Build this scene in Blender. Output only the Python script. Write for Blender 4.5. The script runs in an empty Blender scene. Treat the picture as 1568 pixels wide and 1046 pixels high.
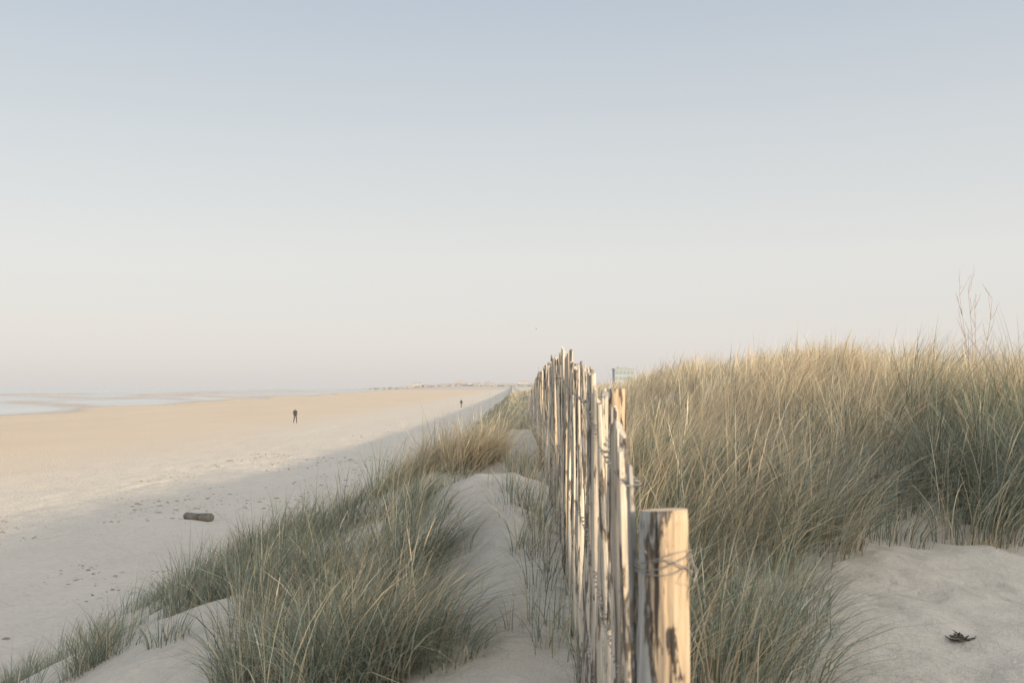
import bpy, math, random
import numpy as np
from mathutils import Vector, Matrix, Quaternion
rng=np.random.default_rng(7); random.seed(7)
CZ=5.0
scene=bpy.context.scene
# ------------------------------------------------------------ noise / terrain
def _h(xi,yi,s):
    n=(xi*374761393+yi*668265263+s*144269504)&0xffffffff
    n=((n^(n>>13))*1274126177)&0xffffffff
    n=n^(n>>16)
    return (n&0xffffff)/float(0xffffff)
def vn(x,y,s=0):
    x=np.asarray(x,float);y=np.asarray(y,float)
    xf=np.floor(x);yf=np.floor(y);xi=xf.astype(np.int64);yi=yf.astype(np.int64)
    u=x-xf;v=y-yf;u=u*u*(3-2*u);v=v*v*(3-2*v)
    a=_h(xi,yi,s);b=_h(xi+1,yi,s);c=_h(xi,yi+1,s);d=_h(xi+1,yi+1,s)
    return ((a*(1-u)+b*u)*(1-v)+(c*(1-u)+d*u)*v)*2-1
def fbm(x,y,s=0,o=3):
    r=0;a=1;t=0
    for i in range(o):
        r=r+a*vn(x*2**i+i*17.3,y*2**i-i*9.1,s+i);t+=a;a*=.5
    return r/t
def ss(a,b,x):
    t=np.clip((x-a)/(b-a),0,1);return t*t*(3-2*t)
def bump(x,y,cx,cy,rx,ry,rot=0):
    c,s=math.cos(rot),math.sin(rot);dx=x-cx;dy=y-cy
    u=(dx*c+dy*s)/rx;v=(-dx*s+dy*c)/ry
    return np.exp(-(u*u+v*v))
def shore(y): return -88-0.07*np.maximum(y,0)
def terrain(x,y):
    x=np.asarray(x,float);y=np.asarray(y,float)
    sh=shore(y)
    d=x-sh
    beach=np.where(d>0,0.06+0.44*(1-np.exp(-d/30.)),0.06+np.maximum(d,-260)*0.0001+np.minimum(d+260,0)*.01)
    beach=np.maximum(beach,-4)
    m=ss(-300,-200,d)*ss(45,0,d)
    beach=beach+m*(0.20*fbm(x/34.+.02*y,y/190.,5,3)+.22*fbm(x/12.+.03*y,y/110.,15,3)+.02)
    dry=ss(-45,-15,x)
    beach=beach+dry*0.07*fbm(x/3.,y/5.,9,3)+dry*0.05*fbm(x/.5,y/.55,12,2)*ss(120,50,y)
    zf=np.interp(y,[-50,0,2,4.6,6.5,8,16,27,40,100,400],[-1.7,-1.5,-1.47,-1.25,-1.06,-1.0,-1.0,-1.2,-1.6,-1.9,-2.2])+CZ
    foot=np.interp(y,[0,20,40,70,150,400],[-9,-8.8,-6.5,-3.6,-4,-3])+0.9*vn(y/5.,y*0,31)*ss(0,10,y)
    t=np.clip((x-foot)/(0.0-foot),0,1)
    t=t+0.5*(ss(0,1,t)-t)
    dm=ss(0,.25,t)
    h=beach*(1-t)+zf*t
    h=h-.22*ss(11,17,y)*ss(0.0,-1.0,x)*dm
    h=h+dm*(0.25*fbm(x/2.6,y/2.6,41,3)*ss(0.3,-1.2,x)+0.06*fbm(x/.6,y/.7,44,2)+.02*fbm(x/.16,y/.17,47,2)*ss(14,9,y))
    # sand mounds by the fence
    h=h+0.24*bump(x,y,-0.45,9.6,.7,.6)+0.2*bump(x,y,-0.1,7.2,.3,.7,.3)-0.2*bump(x,y,-.7,6.4,.5,.8)-.12*bump(x,y,-.4,8.3,.5,.35)
    h=h+0.1*bump(x,y,-1.2,14,1.2,1.6)+.12*bump(x,y,-2.7,11.5,1.2,1.5)
    # right hand dune
    rz=np.interp(y,[6.0,7.2,9,12,20,30,50,100,400],[-1.28,-1.0,-.45,-.12,.28,.15,-.2,-.6,-1.6])+CZ
    r=ss(0.6+.02*np.clip(y-10,0,30),5.2,x)*ss(5.9,8.3,y+0.25*(x-3))
    h=h*(1-r)+rz*r
    r2=ss(4.9,8.9,x)*ss(8,3.5,y)
    h=h+r2*((CZ+1.35)-h)
    h=h+ss(4,9,x)*(0.35*fbm(x/6.,y/7.,61,2)+.0)*ss(400,100,y)*(1-ss(22,40,x))
    h=h-1.2*ss(6.5,10.5,x)*ss(7,9,y)*ss(120,60,y)
    h=h+.16*fbm(x/1.5,y/1.6,63,2)*ss(1,2.5,x)*ss(7.5,10,y)
    h=h+ss(.9,2.4,x)*(0.09*fbm(x/.8,y/.7,66,3)+.018*fbm(x/.15,y/.16,68,2)*ss(12,7,y))
    # headland far away
    hl=ss(2000,2350,y)*ss(4200,3400,y)*ss(-310,-120,x-0.0*y)
    h=np.where(hl>0,h*(1-hl)+(8+2.5*fbm(x/90.,y/300.,71,2))*hl,h)
    sp=ss(2250,2400,y)*ss(3300,2900,y)*ss(-420,-250,x)
    h=np.where(sp>.02,np.maximum(h,sp*3.0),h)
    return h
# ------------------------------------------------------------ helpers
def new_mesh(name,V,F=None,mat=None,smooth=True,quads=None,col=None,parent=None):
    me=bpy.data.meshes.new(name)
    if quads is not None:
        V=np.asarray(V,np.float32);Q=np.asarray(quads,np.int32)
        me.vertices.add(len(V));me.vertices.foreach_set('co',V.ravel())
        me.loops.add(Q.size);me.loops.foreach_set('vertex_index',Q.ravel())
        me.polygons.add(len(Q));me.polygons.foreach_set('loop_start',np.arange(len(Q),dtype=np.int32)*4)
        try: me.polygons.foreach_set('loop_total',np.full(len(Q),4,np.int32))
        except Exception: pass
        me.update(calc_edges=True)
    else:
        me.from_pydata([tuple(v) for v in V],[],[tuple(f) for f in F]);me.update()
    if smooth: me.polygons.foreach_set('use_smooth',np.ones(len(me.polygons),bool))
    if col is not None:
        a=me.color_attributes.new('Col','FLOAT_COLOR','POINT')
        c=np.ones((len(me.vertices),4),np.float32);c[:,:3]=col
        a.data.foreach_set('color',c.ravel())
    ob=bpy.data.objects.new(name,me);scene.collection.objects.link(ob)
    if mat: me.materials.append(mat)
    if parent: ob.parent=parent
    return ob
def mat_new(name):
    m=bpy.data.materials.new(name);m.use_nodes=True
    nt=m.node_tree;return m,nt,nt.nodes['Principled BSDF']
def N(nt,t,**k):
    n=nt.nodes.new(t)
    for a,b in k.items(): setattr(n,a,b)
    return n
def noise(nt,vec,scale,detail=4,rough=.55):
    n=N(nt,'ShaderNodeTexNoise');n.inputs['Scale'].default_value=scale;n.inputs['Detail'].default_value=detail;n.inputs['Roughness'].default_value=rough
    nt.links.new(vec,n.inputs['Vector']);return n.outputs['Fac']
def mapping(nt,vec,sc):
    n=N(nt,'ShaderNodeMapping');n.inputs['Scale'].default_value=sc;nt.links.new(vec,n.inputs['Vector']);return n.outputs['Vector']
def ramp(nt,fac,stops):
    n=N(nt,'ShaderNodeValToRGB');e=n.color_ramp.elements
    while len(e)<len(stops): e.new(0.5)
    for i,(p,c) in enumerate(stops):
        e[i].position=p;e[i].color=(*c,1) if len(c)==3 else c
    nt.links.new(fac,n.inputs['Fac']);return n.outputs['Color']
def mix(nt,f,a,b,mode='MIX'):
    n=N(nt,'ShaderNodeMix',data_type='RGBA',blend_type=mode)
    for s,v in ((n.inputs[0],f),(n.inputs[6],a),(n.inputs[7],b)):
        if isinstance(v,(int,float)): s.default_value=v
        elif isinstance(v,tuple): s.default_value=(*v,1)
        else: nt.links.new(v,s)
    return n.outputs[2]
def maprange(nt,v,a,b,c=0,d=1,smooth=True):
    n=N(nt,'ShaderNodeMapRange');
    if smooth:n.interpolation_type='SMOOTHSTEP'
    nt.links.new(v,n.inputs['Value'])
    for i,q in zip(('From Min','From Max','To Min','To Max'),(a,b,c,d)): n.inputs[i].default_value=q
    return n.outputs['Result']
def math_(nt,op,a,b):
    n=N(nt,'ShaderNodeMath',operation=op)
    for i,v in enumerate((a,b)):
        if isinstance(v,(int,float)): n.inputs[i].default_value=v
        else: nt.links.new(v,n.inputs[i])
    return n.outputs[0]
def bumpn(nt,bs,h,st,dist):
    n=N(nt,'ShaderNodeBump');n.inputs['Strength'].default_value=st;n.inputs['Distance'].default_value=dist
    nt.links.new(h,n.inputs['Height']);nt.links.new(n.outputs['Normal'],bs.inputs['Normal']);return n
def simple(name,c,rough=.7,var=.25,scale=8):
    m,nt,bs=mat_new(name);g=N(nt,'ShaderNodeTexCoord').outputs['Object']
    f=noise(nt,g,scale)
    nt.links.new(mix(nt,f,tuple(x*(1-var) for x in c),tuple(min(1,x*(1+var)) for x in c)),bs.inputs['Base Color'])
    bs.inputs['Roughness'].default_value=rough;return m
# ------------------------------------------------------------ sun + sky
AZ=math.radians(121);EL=math.radians(12)
S=Vector((math.sin(AZ)*math.cos(EL),math.cos(AZ)*math.cos(EL),math.sin(EL)))
L=bpy.data.lights.new('sun','SUN');L.energy=5.0;L.angle=math.radians(.6);L.color=(1,.77,.50)
lo=bpy.data.objects.new('sun',L);scene.collection.objects.link(lo);lo.rotation_euler=S.to_track_quat('Z','Y').to_euler();lo.location=S*60
w=bpy.data.worlds.new('World');scene.world=w;w.use_nodes=True;nt=w.node_tree;nt.nodes.clear()
out=N(nt,'ShaderNodeOutputWorld')
sk=N(nt,'ShaderNodeTexSky',sky_type='NISHITA');sk.sun_disc=False;sk.sun_elevation=EL;sk.sun_rotation=AZ;sk.dust_density=2.0;sk.air_density=1.0;sk.ozone_density=1.0
b1=N(nt,'ShaderNodeBackground');b1.inputs[1].default_value=.1;nt.links.new(sk.outputs[0],b1.inputs[0])
tc=N(nt,'ShaderNodeTexCoord').outputs['Generated']
sx=N(nt,'ShaderNodeSeparateXYZ');nt.links.new(tc,sx.inputs[0])
gr=ramp(nt,sx.outputs['Z'],[(0,(.81,.765,.735)),(.04,(.88,.84,.80)),(.13,(.88,.865,.84)),(.24,(.75,.78,.795)),(.37,(.59,.655,.735)),(1,(.60,.65,.72))])
dp=N(nt,'ShaderNodeVectorMath',operation='DOT_PRODUCT');nt.links.new(tc,dp.inputs[0]);dp.inputs[1].default_value=S
gl=maprange(nt,dp.outputs['Value'],.25,1,0,1)
gc=mix(nt,gl,(1,1,1),(4.2,3.7,3.15))
gg=mix(nt,1.0,gr,gc,'MULTIPLY')
b2=N(nt,'ShaderNodeBackground');b2.inputs[1].default_value=1.0;nt.links.new(gg,b2.inputs[0])
mx=N(nt,'ShaderNodeMixShader');mx.inputs[0].default_value=.82
nt.links.new(b1.outputs[0],mx.inputs[1]);nt.links.new(b2.outputs[0],mx.inputs[2]);nt.links.new(mx.outputs[0],out.inputs[0])
scene.view_settings.view_transform='Standard';scene.view_settings.look='None';scene.view_settings.exposure=0
# ------------------------------------------------------------ ground
def axis(segs,lo,hi,g=1.09):
    a=[segs[0][0]]
    for s,e,st in segs:
        n=int(round((e-s)/st));a+=list(s+(np.arange(n)+1)*st)
    st=segs[-1][2];x=a[-1]
    while x<hi: st*=g;x+=st;a.append(x)
    st=segs[0][2];x=a[0];pre=[]
    while x>lo: st*=g;x-=st;pre.append(x)
    return np.array(pre[::-1]+a)
gx=axis([(-18,-4,.12),(-4,5,.045),(5,12,.15)],-12000,12000,1.05)
gy=axis([(1.5,10,.045),(10,25,.11),(25,60,.25)],-250,14000,1.05)
X,Y=np.meshgrid(gx,gy);Z=terrain(X,Y)
nx,ny=len(gx),len(gy);idx=np.arange(nx*ny).reshape(ny,nx)
Q=np.stack([idx[:-1,:-1],idx[:-1,1:],idx[1:,1:],idx[1:,:-1]],-1).reshape(-1,4)
sand,nt,bs=mat_new('sand')
geo=N(nt,'ShaderNodeNewGeometry').outputs['Position']
sp=N(nt,'ShaderNodeSeparateXYZ');nt.links.new(geo,sp.inputs[0])
n1=noise(nt,geo,.35,5);n2=noise(nt,geo,5,6,.6);n3=noise(nt,geo,160,3)
dry=mix(nt,n1,(.60,.55,.48),(.68,.64,.575))
dry=mix(nt,maprange(nt,n3,.35,.75),dry,mix(nt,1.0,dry,(.76,.73,.68),'MULTIPLY'))
dry=mix(nt,maprange(nt,n2,.5,.75),dry,mix(nt,1.0,dry,(.85,.85,.85),'MULTIPLY'))
damp_sunlit=mix(nt,noise(nt,mapping(nt,geo,(.12,.03,1)),1,4),(.55,.45,.345),(.63,.53,.415))
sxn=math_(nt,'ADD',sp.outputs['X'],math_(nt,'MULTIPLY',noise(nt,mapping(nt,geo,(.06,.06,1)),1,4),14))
c=mix(nt,maprange(nt,sxn,-30,-8),damp_sunlit,dry)  # damp seaward tone also has sunlit orange painted in; dry side kept shade-grey
wet=maprange(nt,sp.outputs['Z'],.22,.09)
c=mix(nt,wet,c,(.38,.33,.28))
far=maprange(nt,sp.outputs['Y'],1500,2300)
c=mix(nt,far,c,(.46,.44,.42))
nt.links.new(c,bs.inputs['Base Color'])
rr=maprange(nt,wet,0,1,.95,.2);nt.links.new(rr,bs.inputs['Roughness'])
wv=N(nt,'ShaderNodeTexWave',wave_type='BANDS',bands_direction='DIAGONAL');wv.inputs['Scale'].default_value=2.6;wv.inputs['Distortion'].default_value=7;wv.inputs['Detail'].default_value=2;wv.inputs['Detail Scale'].default_value=.8
nt.links.new(geo,wv.inputs['Vector'])
rip=math_(nt,'MULTIPLY',wv.outputs['Fac'],maprange(nt,noise(nt,geo,.8,2),.42,.6,0,.22))
hh=math_(nt,'ADD',math_(nt,'ADD',n2,rip),math_(nt,'MULTIPLY',n3,.08))
hh=math_(nt,'MULTIPLY',hh,maprange(nt,wet,0,1,1,.12))
bumpn(nt,bs,hh,.8,.08)
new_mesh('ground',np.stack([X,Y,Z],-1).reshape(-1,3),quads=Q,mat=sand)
# ------------------------------------------------------------ sea
sea,nt,bs=mat_new('sea_water')
geo=N(nt,'ShaderNodeNewGeometry').outputs['Position']
nt.links.new(mix(nt,noise(nt,mapping(nt,geo,(.03,.006,1)),1,5),(.33,.35,.355),(.56,.56,.545)),bs.inputs['Base Color'])
bs.inputs['Roughness'].default_value=.2;bs.inputs['IOR'].default_value=1.33
bumpn(nt,bs,noise(nt,mapping(nt,geo,(.8,.25,1)),1,5,.6),.25,.2)
new_mesh('sea',[(-14000,-250,.06),(-40,-250,.06),(-40,16000,.06),(-14000,16000,.06)],[(0,1,2,3)],sea)
# ------------------------------------------------------------ grass
grassm,nt,bs=mat_new('marram_blades')
at=N(nt,'ShaderNodeAttribute');at.attribute_name='Col'
nt.links.new(at.outputs['Color'],bs.inputs['Base Color']);bs.inputs['Roughness'].default_value=.45
bs.inputs['Specular IOR Level'].default_value=.4
tr=N(nt,'ShaderNodeBsdfTranslucent');nt.links.new(at.outputs['Color'],tr.inputs[0])
ms=N(nt,'ShaderNodeMixShader');ms.inputs[0].default_value=.35
nt.links.new(bs.outputs[0],ms.inputs[1]);nt.links.new(tr.outputs[0],ms.inputs[2]);nt.links.new(ms.outputs[0],nt.nodes['Material Output'].inputs[0])
GREEN=np.array([.18,.225,.15]);GREEN2=np.array([.40,.455,.38]);STRAW=np.array([.70,.56,.36]);STRAW2=np.array([.90,.79,.60])
def grass(name,C,seg=4):
    """C: list of clump tuples (x,y,n,radius,height,width,straw,outward,wind)"""
    C=np.array(C,float)
    n=C[:,2].astype(int)
    cb=rng.uniform(.72,1.18,len(C));R=np.repeat(C,n,axis=0);cb=np.repeat(cb,n);M=len(R)
    a=rng.uniform(0,2*np.pi,M);q=np.sqrt(rng.uniform(0,1,M))
    ox=np.cos(a)*q;oy=np.sin(a)*q
    bx=R[:,0]+ox*R[:,3];by=R[:,1]+oy*R[:,3];bz=terrain(bx,by)-.03
    h=R[:,4]*rng.uniform(.35,1.12,M)*(1-.22*q)
    ax=ox*R[:,7]*q+R[:,8]*rng.uniform(.2,1.5,M)+rng.normal(0,.17,M)
    ay=oy*R[:,7]*q-R[:,8]*.25+rng.normal(0,.17,M)
    wild=rng.random(M)<.16
    ax=np.where(wild,ax+rng.normal(.1,.5,M),ax);ay=np.where(wild,ay+rng.normal(0,.5,M),ay)
    seed=(rng.random(M)<.012)
    ax=np.where(seed,ax*.6,ax);ay=np.where(seed,ay*.6,ay);h=np.where(seed,np.minimum(h,.95),h)
    b=np.hypot(ax,ay)+1e-4
    wth=R[:,5]*rng.uniform(.45,1.4,M)
    wa=np.arctan2(ay,ax)+np.pi/2+rng.normal(0,.8,M);wx=np.cos(wa);wy=np.sin(wa)
    T=np.linspace(0,1,seg+1)[None,:]
    hor=T**1.9
    px=bx[:,None]+(ax*h)[:,None]*hor;py=by[:,None]+(ay*h)[:,None]*hor
    drop=np.clip(b,0,1.3)
    pz=bz[:,None]+h[:,None]*(T-(.42*drop**1.3)[:,None]*T**2.6)
    W=wth[:,None]*.5*(1-T**2.2*.92)
    sw=wth[:,None]*.5*np.where(T>.97,.3,np.where(T>.7,1.5,.5))
    W=np.where(seed[:,None],sw,W)
    V=np.empty((M,seg+1,2,3),np.float32)
    V[...,0,0]=px-wx[:,None]*W;V[...,0,1]=py-wy[:,None]*W;V[...,0,2]=pz
    V[...,1,0]=px+wx[:,None]*W;V[...,1,1]=py+wy[:,None]*W;V[...,1,2]=pz
    s=((rng.random(M)<R[:,6])|seed)[:,None,None]
    m1=rng.random(M)[:,None,None]
    g=GREEN*(1-m1)+GREEN2*m1;st=STRAW*(1-m1)+STRAW2*m1
    base=np.where(s,st,g)
    t3=T[...,None]
    tipc=np.where(s,STRAW2,STRAW*.95+.0*g)
    tipmix=np.clip((t3-.6)/.4,0,1)*np.where(s,.6,.5)
    col=base*(1-tipmix)+tipc*tipmix
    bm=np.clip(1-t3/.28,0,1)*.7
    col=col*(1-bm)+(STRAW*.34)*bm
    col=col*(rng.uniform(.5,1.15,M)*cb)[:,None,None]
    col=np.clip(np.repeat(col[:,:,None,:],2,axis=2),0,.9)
    i0=(np.arange(M)*(seg+1)*2)[:,None]+np.arange(seg)[None,:]*2
    Qd=np.stack([i0,i0+1,i0+3,i0+2],-1).reshape(-1,4)
    print(name,M)
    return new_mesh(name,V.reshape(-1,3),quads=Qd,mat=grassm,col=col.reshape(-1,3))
def scatter(x0,x1,y0,y1,n,mask=None):
    x=rng.uniform(x0,x1,n);y=rng.uniform(y0,y1,n)
    if mask is not None:
        k=mask(x,y);x=x[k];y=y[k]
    return list(zip(x,y))
def clumps(pts,n,r,h,wd,straw,outw,wind):
    L=[]
    for x,y in pts:
        s=random.uniform(.65,1.35)
        L.append((x,y,int(n*random.uniform(.6,1.4)),r*s,h*s**.6*random.uniform(.82,1.15),wd,straw*random.uniform(.4,1.5),outw*random.uniform(.6,1.4),wind*random.uniform(.5,1.6)))
    return L
# right: near clumps beside the fence
R=[]
R+=clumps(scatter(.5,1.15,4.1,6.8,17),120,.22,.85,.0055,.36,.7,.38)
R+=clumps([(.75,4.6),(1.0,4.5),(1.25,4.6),(1.3,5.2),(1.45,5.0),(1.1,5.5),(1.6,5.6),(.9,5.2)],150,.2,.6,.005,.22,1.0,.3)
R+=clumps(scatter(.5,2.2,6.0,8.6,36),135,.24,1.12,.006,.5,.8,.46)
R+=clumps(scatter(1.6,6.0,6.3,8.4,58,lambda x,y:y>6.45+.10*(x-2)),150,.26,.88,.006,.28,.9,.42)
R+=clumps(scatter(1.2,6.4,8.0,10.5,62),150,.27,.9,.0068,.62,.8,.44)
R+=clumps(scatter(.5,7.5,10,16,220),125,.3,.92,.009,1.05,.7,.42)
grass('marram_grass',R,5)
# greyer spiky clumps at the far right
B=clumps([(3.5,7.3),(3.9,7.5),(3.7,7.9),(4.2,8.1),(4.0,8.5),(4.5,8.7),(4.7,8.4),(4.3,9.1),(4.3,7.5),(3.3,7.9)],350,.24,1.28,.0062,.08,1.55,-.08)
grass('marram_grass',B,5)
R=clumps(scatter(.7,13,16,34,480),95,.36,.8,.012,1.1,.5,.36)
R+=clumps(scatter(7.0,14,6,17,170),90,.4,.6,.012,.9,.4,.34)
R+=clumps(scatter(4.8,13,-6,5.5,230),60,.4,.6,.012,.6,.4,.34)
R+=clumps(scatter(.9,26,34,90,520),60,.6,.8,.022,.95,.4,.34)
R+=clumps(scatter(-2,40,90,380,700),45,1.2,.95,.06,.7,.4,.34)
grass('dune_grass',R,3)
# left of the fence
Lg=[]
Lg+=clumps(scatter(-1.75,-.55,5.2,7.9,25,lambda x,y:(x<-.25-.09*(y-5))&(x>-.35-.2*y)),165,.22,.80,.0055,.26,.9,.40)
Lg+=clumps(scatter(-1.35,-.42,4.35,5.6,17),160,.19,.76,.005,.28,.95,.42)
Lg+=clumps([(-.28,4.75),(-.42,5.1)],110,.15,.45,.005,.3,.9,.36)
Lg+=clumps(scatter(-3.5,-1.5,8.8,13.0,60,lambda x,y:(vn(x/.9,y/1.2,90)>-.15)&(y>8.2-.5*x)),135,.25,.76,.0068,.22,.95,.40)
Lg+=clumps([(-.75,8.9),(-.95,9.2),(-1.15,8.8),(-.85,9.6),(-.65,10.6),(-.9,10.8),(-1.1,10.2)],150,.22,.62,.006,.25,1.0,.40)
Lg+=clumps(scatter(-1.5,-.3,12.3,15.5,34),150,.27,.88,.0085,1.1,.8,.55)
Lg+=clumps(scatter(-3.6,-2.0,6.6,9.2,13),75,.18,.48,.0055,.25,.9,.25)
Lg+=clumps(scatter(-7.4,-3.6,10.5,19,60,lambda x,y:vn(x/1.3,y/1.3,95)>.1),90,.24,.6,.007,.22,.8,.25)
Lg+=clumps([(-6.9,14.3),(-7.2,14.6),(-6.6,14.8),(-7.3,15.3),(-7.0,18.6),(-6.5,18.8),(-6.2,19.2),(-6.7,19.4)],120,.26,.7,.007,.22,.8,.25)
Lg+=clumps(scatter(-5.4,-.4,16.5,30,215,lambda x,y:(vn(x/1.4,y/1.7,97)>-.1)&(x>-5.6+.12*(y-16))),95,.34,.68,.011,.55,.8,.40)
Lg+=clumps(scatter(-.05,.26,4.6,13,44),20,.1,.52,.0048,.3,.9,.15)
grass('marram_grass',Lg,5)
Lf=clumps(scatter(-4.5,.8,30,70,230,lambda x,y:x>-4.6+.05*(y-30)),60,.5,.6,.018,.45,.4,.34)
Lf+=clumps(scatter(-3.8,1,70,260,300),50,.9,.7,.04,.4,.4,.34)
grass('dune_grass',Lf,3)
St=clumps([(-.55,7.4),(-.35,8.2),(-.1,7.8),(.05,6.5),(-.7,6.3),(-.5,8.8),(.1,8.9),(-.2,9.2),(2.3,6.6),(-.3,6.9),(-.8,7.9),(-.2,6.0)],9,.07,.55,.0045,.6,1.5,.2)
St+=clumps([(3.1,6.55),(3.18,6.6),(3.02,6.62)],90,.09,.15,.005,1.3,1.3,.1)
grass('beach_grass_stems',St,5)
# ------------------------------------------------------------ fence
def wood(name,light,mid,dark,sc=1.0,bark=.5,grey=(.50,.49,.46),kt=.60,crk=.63,side=0.0,island=False):
    m,nt,bs=mat_new(name)
    g=N(nt,'ShaderNodeNewGeometry').outputs['Position']
    fine=noise(nt,mapping(nt,g,(90*sc,90*sc,3*sc)),1,6,.65)
    big=noise(nt,mapping(nt,g,(11*sc,11*sc,2.2*sc)),1,6,.65)
    kn=noise(nt,mapping(nt,g,(30*sc,30*sc,7*sc)),1,5,.65)
    if side:
        oc=N(nt,'ShaderNodeTexCoord').outputs['Object'];sx_=N(nt,'ShaderNodeSeparateXYZ');nt.links.new(oc,sx_.inputs[0])
        big=math_(nt,'SUBTRACT',big,math_(nt,'MULTIPLY',sx_.outputs['X'],side))
    c=ramp(nt,fine,[(.3,mid),(.62,light)])
    gm=maprange(nt,big,bark,bark+.05)
    c=mix(nt,gm,c,mix(nt,maprange(nt,fine,.3,.7),tuple(x*.45 for x in grey),grey))
    ed=math_(nt,'MULTIPLY',maprange(nt,big,bark-.035,bark),maprange(nt,big,bark+.06,bark+.015))
    c=mix(nt,math_(nt,'MULTIPLY',ed,.85),c,dark)
    c=mix(nt,maprange(nt,kn,kt,kt+.07),c,dark)
    st=noise(nt,mapping(nt,g,(46*sc,46*sc,1.4*sc)),1,3,.5)
    c=mix(nt,maprange(nt,st,crk,crk+.06),c,dark)
    if island:
        ri=N(nt,'ShaderNodeNewGeometry').outputs['Random Per Island']
        c=mix(nt,1.0,c,ramp(nt,ri,[(0,(.56,.56,.56)),(.35,(.88,.88,.87)),(.7,(1,1,1)),(1,(.78,.74,.68))]),'MULTIPLY')
    nt.links.new(c,bs.inputs['Base Color']);bs.inputs['Roughness'].default_value=.75
    hgt=math_(nt,'SUBTRACT',math_(nt,'ADD',math_(nt,'ADD',fine,kn),gm),math_(nt,'MULTIPLY',maprange(nt,st,crk,crk+.06),.8))
    bumpn(nt,bs,hgt,.8,.008);return m
pm=wood('weathered_paling',(.76,.69,.59),(.52,.46,.38),(.11,.09,.07),1.0,.55,(.52,.51,.49),.59,.61,island=True)
postm=wood('post_wood',(.60,.475,.335),(.40,.295,.195),(.055,.045,.038),1.0,.52,(.54,.53,.50),.575,.575,side=2.8)
endm,nt,bs=mat_new('cut_wood_end')
g=N(nt,'ShaderNodeTexCoord').outputs['Object']
wv=N(nt,'ShaderNodeTexWave',wave_type='RINGS',rings_direction='Z');wv.inputs['Scale'].default_value=45;wv.inputs['Distortion'].default_value=3;nt.links.new(g,wv.inputs['Vector'])
nt.links.new(mix(nt,noise(nt,g,25),mix(nt,wv.outputs['Fac'],(.62,.46,.29),(.76,.62,.44)),(.5,.38,.25)),bs.inputs['Base Color'])
wirem,nt,bs=mat_new('galvanised_wire');bs.inputs['Base Color'].default_value=(.30,.29,.28,1);bs.inputs['Metallic'].default_value=.4;bs.inputs['Roughness'].default_value=.55
fence=bpy.data.objects.new('picket_fence',None);scene.collection.objects.link(fence)
def fx(d): return np.interp(d,[2,2.4,30,60],[.262,.276,.62,.9])
def topz(d): return CZ+np.interp(d,[2.2,2.35,2.6,3,3.5,3.9,5,6.2,8,10,16,27,35,60],[-.19,-.14,-.105,-.065,.03,.067,.12,.19,.20,.2,.23,.06,-.2,-.6])
V=[];F=[]
d=2.26;k=0
while d<46:
    x=float(fx(d))+random.gauss(0,.006);t=float(topz(d))+random.gauss(0,.024)*(0.5 if d<3.2 else 1.0)
    if random.random()<.04: t+=.05
    b=float(terrain(x,d))-.15
    wy=random.uniform(.014,.028);wx=random.uniform(.008,.015);rot=random.gauss(0,.3)
    ns=7;lean=(random.gauss(0,.012),random.gauss(0,.02));ph=random.uniform(0,6)
    nl=9;base=len(V)
    prof=[(math.cos(2*math.pi*i/ns+ph)*random.uniform(.75,1.15),math.sin(2*math.pi*i/ns+ph)*random.uniform(.75,1.15)) for i in range(ns)]
    for j in range(nl+1):
        u=j/nl;z=b+(t-b)*u
        cx=x+lean[0]*(u-.5)*2+.007*math.sin(ph+u*5);cy=d+lean[1]*(u-.5)*2+.009*math.sin(ph*2+u*4)
        s=1.0-.12*u+.1*math.sin(ph+u*11)
        if j==nl: s*=.8
        for a,c_ in prof:
            px=a*wx*s;py=c_*wy*s
            zz=z+(c_*.012*(1 if k%2 else -1) if j==nl else 0)
            V.append((cx+px*math.cos(rot)-py*math.sin(rot),cy+px*math.sin(rot)+py*math.cos(rot),zz))
    for j in range(nl):
        for i in range(ns):
            a=base+j*ns+i;c_=base+j*ns+(i+1)%ns
            F.append((a,c_,c_+ns,a+ns))
    F.append(tuple(base+nl*ns+i for i in range(ns)))
    d+=random.uniform(.07,.10) if d<12 else random.uniform(.08,.12);k+=1
new_mesh('pickets',V,F,pm,smooth=False,parent=fence)
def post(name,x,y,zt,r,seed,lean=(0,0)):
    V=[];F=[];ns=48;nl=70;b=float(terrain(x,y))-.3
    for j in range(nl+1):
        u=j/nl;z=b+(zt-b)*u
        for i in range(ns):
            a=2*math.pi*i/ns
            rr=r*(1+.07*float(vn(a*1.2+seed,z*3.,seed))*math.sin(a/2)+.06*float(vn(math.cos(a)*4+seed,z*9,seed+3))+.04*float(vn(math.cos(a)*14+seed*2,math.sin(a)*14+z*1.5,seed+5)))
            if j==nl: rr*=.955
            zz=z-(.006 if j==nl-1 else 0)+(.004*math.cos(a*1+1) if j>=nl-1 else 0)
            V.append((rr*math.cos(a)+lean[0]*(u-1),rr*math.sin(a)+lean[1]*(u-1),zz-zt))
    for j in range(nl):
        for i in range(ns):
            a=j*ns+i;c_=j*ns+(i+1)%ns
            F.append((a,c_,c_+ns,a+ns))
    V.append((0,0,.002));ci=len(V)-1
    side=len(F)
    for i in range(ns): F.append((nl*ns+i,nl*ns+(i+1)%ns,ci))
    ob=new_mesh(name,V,F,postm,parent=fence);ob.location=(x,y,zt)
    ob.data.materials.append(endm)
    for p in list(ob.data.polygons)[side:]: p.material_index=1;p.use_smooth=False
    return ob
post('post_1',.331,2.2,CZ-.268,.054,3,(.0,.0))
post('post_2',.357,3.5,CZ-.008,.043,11,(.01,0))
for i,dd in enumerate([5.6,7.8,10,12.4,15,18,21,25,29,34,39]):
    post('post_%d'%(i+3),float(fx(dd))+.075,dd,float(topz(dd))-.05+random.uniform(-.05,.03),.042,20+i)
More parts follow.
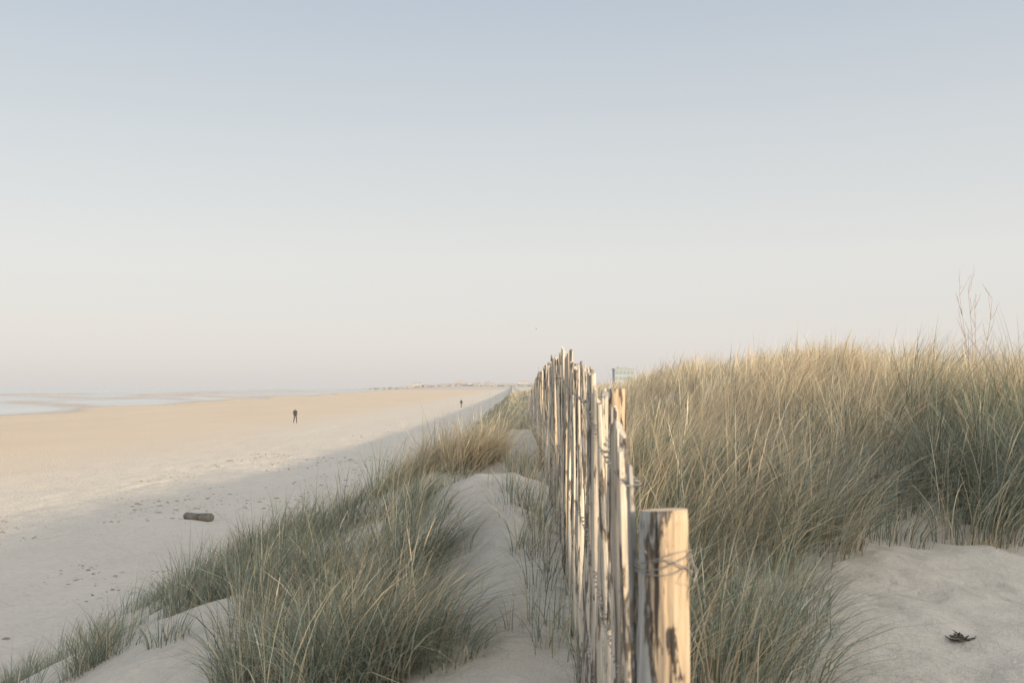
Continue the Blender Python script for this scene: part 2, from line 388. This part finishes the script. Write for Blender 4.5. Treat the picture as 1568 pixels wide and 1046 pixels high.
def tube(pts,r,V,F,ns=5):
    pts=[Vector(p) for p in pts];base=len(V)
    for i,p in enumerate(pts):
        t=(pts[min(i+1,len(pts)-1)]-pts[max(i-1,0)]).normalized()
        a=t.orthogonal().normalized();b_=t.cross(a)
        rr=r[i] if isinstance(r,list) else r
        for j in range(ns):
            q=2*math.pi*j/ns;V.append(tuple(p+a*math.cos(q)*rr+b_*math.sin(q)*rr))
    for i in range(len(pts)-1):
        for j in range(ns):
            a0=base+i*ns+j;a1=base+i*ns+(j+1)%ns;F.append((a0,a1,a1+ns,a0+ns))
V=[];F=[]
for off in (.13,.62,1.0):
    for sgn in (-1,1):
        pts=[];d=2.2
        while d<30:
            pts.append((float(fx(d))+sgn*.019*math.cos((d)*70),d,float(topz(min(max(d,2.8),60)))-off+.004*math.sin(d*70)));d+=.022 if d<8 else .09
        tube(pts,.0018,V,F,4)
for zo in (-.095,-.11,-.125):
    pts=[(.331+.06*math.cos(a),2.2+.06*math.sin(a),CZ-.268+zo+.006*math.sin(a*2+zo*90)+.012*math.cos(a)) for a in np.linspace(0,6.4,40)]
    tube(pts,.0014,V,F,5)
tube([(.38,2.16,CZ-.36),(.395,2.14,CZ-.39),(.385,2.13,CZ-.41),(.395,2.15,CZ-.42)],.0013,V,F,5)
tube([(.285,2.15,CZ-.35),(.30,2.138,CZ-.372),(.335,2.135,CZ-.365),(.37,2.15,CZ-.385),(.392,2.18,CZ-.40)],.002,V,F,5)
new_mesh('wire',V,F,wirem,parent=fence)
# ------------------------------------------------------------ driftwood log
V=[];F=[];ns=22;nl=30;Ln=1.2
for j in range(nl+1):
    u=j/nl
    for i in range(ns):
        a=2*math.pi*i/ns
        r=.18*(1+.12*float(vn(math.cos(a)*1.3,math.sin(a)*1.3+u*4,3))+.08*float(vn(math.cos(a)*6,u*2,6)))*(.75+.25*u)
        if j==0: r*=.55
        if j==1: r*=.85
        if j==nl: r*=.93
        V.append(((u-.5)*Ln,r*math.cos(a),r*math.sin(a)*.85))
for j in range(nl):
    for i in range(ns):
        a=j*ns+i;c_=j*ns+(i+1)%ns;F.append((a,a+ns,c_+ns,c_))
F.append(tuple(range(ns)));F.append(tuple(nl*ns+i for i in range(ns))[::-1])
logm=wood('driftwood',(.24,.21,.17),(.13,.11,.085),(.035,.03,.025),.3,.6,(.27,.25,.22))
lg=new_mesh('driftwood_log',V,F,logm);lx,ly=-10.75,34.3
lg.location=(lx,ly,float(terrain(lx,ly))+.09);lg.rotation_euler=(0.2,.02,math.radians(-28))
# ------------------------------------------------------------ pebbles and seaweed wrack
V=[];F=[]
ico=[(0,0,1),(.9,0,.35),(.28,.85,.35),(-.72,.53,.35),(-.72,-.53,.35),(.28,-.85,.35),(.72,.53,-.4),(-.28,.85,-.4),(-.9,0,-.4),(-.28,-.85,-.4),(.72,-.53,-.4)]
fc=[(0,1,2),(0,2,3),(0,3,4),(0,4,5),(0,5,1),(1,6,2),(2,7,3),(3,8,4),(4,9,5),(5,10,1),(2,6,7),(3,7,8),(4,8,9),(5,9,10),(1,10,6)]
P=[]
P+=scatter(-18,-7,18,70,4200,lambda x,y:vn(x/2.5,y/4,55)+vn(x/.9,y/1.2,56)*.7>.1)
P+=scatter(-15,-4,60,150,1500,lambda x,y:vn(x/2.5,y/4,55)>0)
for x,y in P:
    s=min(.08,.014*random.paretovariate(1.9));z=float(terrain(x,y));b=len(V);an=random.uniform(0,6);e=random.uniform(.5,2.2)
    for vx,vy,vz in ico:
        vx*=s*e*random.uniform(.6,1.4);vy*=s*random.uniform(.6,1.4)
        V.append((x+vx*math.cos(an)-vy*math.sin(an),y+vx*math.sin(an)+vy*math.cos(an),z+vz*s*.45+s*.05))
    F+=[tuple(b+i for i in f) for f in fc]
new_mesh('beach_pebbles',V,F,simple('pebble',(.28,.235,.18),.85,.6,.9),smooth=False)
# small seaweed scrap
V=[];F=[];x0,y0=2.12,4.76
for i in range(26):
    a=random.uniform(0,6.28);l=random.uniform(.03,.065);z0=float(terrain(x0,y0))
    pts=[];px,py,pz=x0+random.gauss(0,.018),y0+random.gauss(0,.014),z0+.005
    for j in range(5):
        pts.append((px,py,pz));px+=math.cos(a)*l/4;py+=math.sin(a)*l/4;pz+=random.uniform(-.003,.010);a+=random.gauss(0,.7)
    tube(pts,[.003,.005,.004,.004,.002],V,F,5)
new_mesh('seaweed_scrap',V,F,simple('dried_seaweed',(.035,.03,.02),.7))
# ------------------------------------------------------------ dry weed on the right ridge
V=[];F=[]
def branch(p,dirv,l,r,depth):
    pts=[p];q=Vector(p);dv=Vector(dirv).normalized();n=6
    for i in range(n):
        dv=(dv+Vector((random.gauss(0,.06),random.gauss(0,.06),.07))).normalized();q=q+dv*l/n;pts.append(tuple(q))
        if depth>0 and i>=(2 if depth==2 else 0) and random.random()<.98:
            for _ in range(2 if depth==2 else 1):
                sd=(dv+Vector((random.gauss(0,.6),random.gauss(0,.4),.2))).normalized()
                branch(tuple(q),sd,l*random.uniform(.13,.28)*(1-.05*i),r*.55,depth-1)
    tube(pts,[r*(1-.6*i/n) for i in range(n+1)],V,F,4)
wx0,wy0=4.60,9.9;z0=float(terrain(wx0,wy0))
for i in range(4):
    branch((wx0+random.gauss(0,.04),wy0+random.gauss(0,.04),z0),(random.gauss(.0,.03),0,1),(CZ+.96-z0)*random.uniform(.84,1.0),.0034,2)
new_mesh('dry_weed',V,F,simple('dry_stem',(.40,.30,.23),.8))
# ------------------------------------------------------------ people
def person(name,x,y,heading,H,coat,trouser,skin,hair,stride=1.0,shoe=(.04,.04,.04)):
    k=H/1.75;v=[];e=[];r=[]
    def a(p,rad,par=None):
        v.append(tuple(c*k for c in p));r.append(tuple(c*k for c in (rad if isinstance(rad,tuple) else (rad,rad))));i=len(v)-1
        if par is not None:e.append((par,i))
        return i
    pel=a((0,0,.96),(.12,.15));sp_=a((.01,0,1.15),(.115,.14),pel);ch=a((.02,0,1.36),(.125,.165),sp_);nb=a((.02,0,1.49),.06,ch);nk=a((.03,0,1.55),.055,nb)
    hd=a((.045,0,1.63),(.085,.075),nk);ht=a((.04,0,1.70),(.085,.075),hd)
    a((.135,0,1.635),.014,hd)
    for s in(-1,1):
        sh=a((.01,s*.185,1.43),.065,ch);el=a((-s*.07*stride,s*.235,1.16),.048,sh)
        wr=a(((.10-s*.12)*stride,s*.235,.95),.032,el);pa=a(((.14-s*.13)*stride,s*.23,.89),(.022,.036),wr)
        for f in range(4): a(((.17-s*.13)*stride-.03+.02*f,s*.225,.80+.01*abs(f-1.5)),.009,pa)
        a(((.19-s*.13)*stride,s*.2,.86),.010,wr)
        hp=a((0,s*.09,.90),.092,pel);kn=a((.10+s*.13*stride,s*.10,.51),.064,hp)
        an=a((s*.27*stride,s*.10,.09+(.05 if s<0 else 0)),.043,kn);a((s*.27*stride+.15,s*.115,.035),(.032,.04),an)
    me=bpy.data.meshes.new(name);me.from_pydata(v,e,[]);ob=bpy.data.objects.new(name,me);scene.collection.objects.link(ob)
    md=ob.modifiers.new('skin','SKIN');
    for i,q in enumerate(me.skin_vertices[0].data): q.radius=r[i];q.use_root=(i==0)
    ob.modifiers.new('sub','SUBSURF').levels=2
    dg=bpy.context.evaluated_depsgraph_get();m2=bpy.data.meshes.new_from_object(ob.evaluated_get(dg))
    ob.modifiers.clear();ob.data=m2
    m2.materials.clear()
    for nm,c in(('coat',coat),('trousers',trouser),('skin',skin),('hair',hair),('shoes',shoe)): m2.materials.append(simple(name+'_'+nm,c,.8))
    for p in m2.polygons:
        c=p.center/k;z=c.z;p.use_smooth=True
        if z>1.52: p.material_index=3 if (z>1.69 or (c.x<.03 and z>1.58)) else 2
        elif z<.10: p.material_index=4
        elif abs(c.y)>.18 and z<.93: p.material_index=2
        elif z>.86: p.material_index=0
        else: p.material_index=1
    ob.location=(x,y,float(terrain(x,y))-.01);ob.rotation_euler=(0,0,heading);return ob
person('walking_person',-27.6,127,math.radians(-60),1.9,(.03,.03,.035),(.035,.035,.045),(.45,.3,.22),(.05,.035,.025),.9)
person('walking_person',-11.3,222,math.radians(60),1.85,(.025,.028,.035),(.03,.03,.04),(.45,.3,.22),(.06,.04,.03),.9)
# ------------------------------------------------------------ distant buildings
def box(V,F,x0,x1,y0,y1,z0,z1):
    b=len(V);V+=[(x0,y0,z0),(x1,y0,z0),(x1,y1,z0),(x0,y1,z0),(x0,y0,z1),(x1,y0,z1),(x1,y1,z1),(x0,y1,z1)]
    F+=[tuple(b+i for i in f) for f in((0,3,2,1),(4,5,6,7),(0,1,5,4),(1,2,6,5),(2,3,7,6),(3,0,4,7))]
bx,by=56.6,500.;bz=float(terrain(bx,by))
apt=bpy.data.objects.new('apartment_building',None);scene.collection.objects.link(apt)
V=[];F=[];box(V,F,bx-5,bx+5,by,by+12,bz-1,CZ+9.);new_mesh('walls',V,F,simple('render_wall',(.40,.43,.45),.8,.1),smooth=False,parent=apt)
V=[];F=[];box(V,F,bx-5.3,bx+5.3,by-.3,by+12.3,CZ+9.,CZ+9.5);box(V,F,bx-3,bx+2.5,by+3,by+8,CZ+9.5,CZ+10.2);new_mesh('roof',V,F,simple('roof_grey',(.36,.39,.41),.8,.1),smooth=False,parent=apt)
V=[];F=[]
for lv in range(4):
    zc=CZ+7.3-lv*2.9
    for i in range(5): box(V,F,bx-4.5+i*1.9,bx-4.5+i*1.9+1.35,by-.05,by+.1,zc-.8,zc+.8)
new_mesh('windows',V,F,simple('window_glass',(.25,.33,.36),.3,.1),smooth=False,parent=apt)
town=bpy.data.objects.new('seaside_town',None);scene.collection.objects.link(town)
cols=[((.54,.51,.49),'a'),((.44,.42,.41),'b'),((.60,.58,.56),'c')]  # wall colours paled to stand in for distance haze
WV=[[],[],[]];WF=[[],[],[]];RV=[];RF=[]
for i in range(110):
    y=random.uniform(2350,2700);x=random.uniform(-270,70);z=float(terrain(x,y))-3
    ww=random.choice([8,10,14,20,26]);hh_=random.choice([4,5,6,7]) if random.random()<.93 else 12
    c=random.randrange(3);box(WV[c],WF[c],x,x+ww,y,y+10,z,z+2+hh_)
    b=len(RV);e=.6;zt=z+2+hh_;rh=random.uniform(1.5,3)
    RV+=[(x-e,y-e,zt),(x+ww+e,y-e,zt),(x+ww+e,y+10+e,zt),(x-e,y+10+e,zt),(x-e,y+5,zt+rh),(x+ww+e,y+5,zt+rh)]
    RF+=[(b,b+1,b+5,b+4),(b+2,b+3,b+4,b+5),(b+1,b+2,b+5),(b+3,b,b+4)]
for c in range(3): new_mesh('house_walls_'+cols[c][1],WV[c],WF[c],simple('town_wall_'+cols[c][1],cols[c][0],.9,.1,.1),smooth=False,parent=town)
new_mesh('house_roofs',RV,RF,simple('town_roofs',(.40,.375,.37),.9,.15,.1),smooth=False,parent=town)  # roof colour paled as well, haze put into it
V=[];F=[]
for i in range(260):
    y=random.uniform(2300,2360);x=random.uniform(-330,90);z=float(terrain(x,y));s=random.uniform(1.5,3.5);b=len(V)
    for vx,vy,vz in ico: V.append((x+vx*s*2*random.uniform(.7,1.2),y+vy*s,z+(vz+.3)*s*random.uniform(.6,1.1)))
    F+=[tuple(b+j for j in f) for f in fc]
new_mesh('distant_trees',V,F,simple('distant_foliage',(.30,.31,.30),.9,.2,.05),smooth=False)  # foliage colour greyed for the haze of distance
# seagull
V=[(0,-.25,0),(0,.3,0),(.06,0,.03),(-.06,0,.03),(.35,.05,.14),(-.35,.05,.14),(.7,-.08,.08),(-.7,-.08,.08),(.3,-.12,.13),(-.3,-.12,.13),(0,0,-.07),(0,.1,.06)]
F=[(2,4,8),(4,6,8),(3,9,5),(5,9,7),(0,2,11),(0,11,3),(1,11,2),(1,3,11),(0,10,2),(0,3,10),(1,2,10),(1,10,3),(2,8,0),(3,0,9)]
gul=new_mesh('seagull',V,F,simple('feathers',(.50,.49,.48),.8));gul.location=(4.2,170,CZ+9.9);gul.rotation_euler=(0,.2,.4)
# ------------------------------------------------------------ camera
cd=bpy.data.cameras.new('camera');cam=bpy.data.objects.new('camera',cd);scene.collection.objects.link(cam);scene.camera=cam
cd.lens=35;cd.sensor_width=36;cd.clip_end=30000;cd.clip_start=.05
cam.location=(0,0,CZ);cam.rotation_euler=(math.radians(90+2.63),0,0)
cd.dof.use_dof=True;cd.dof.focus_distance=9;cd.dof.aperture_fstop=5
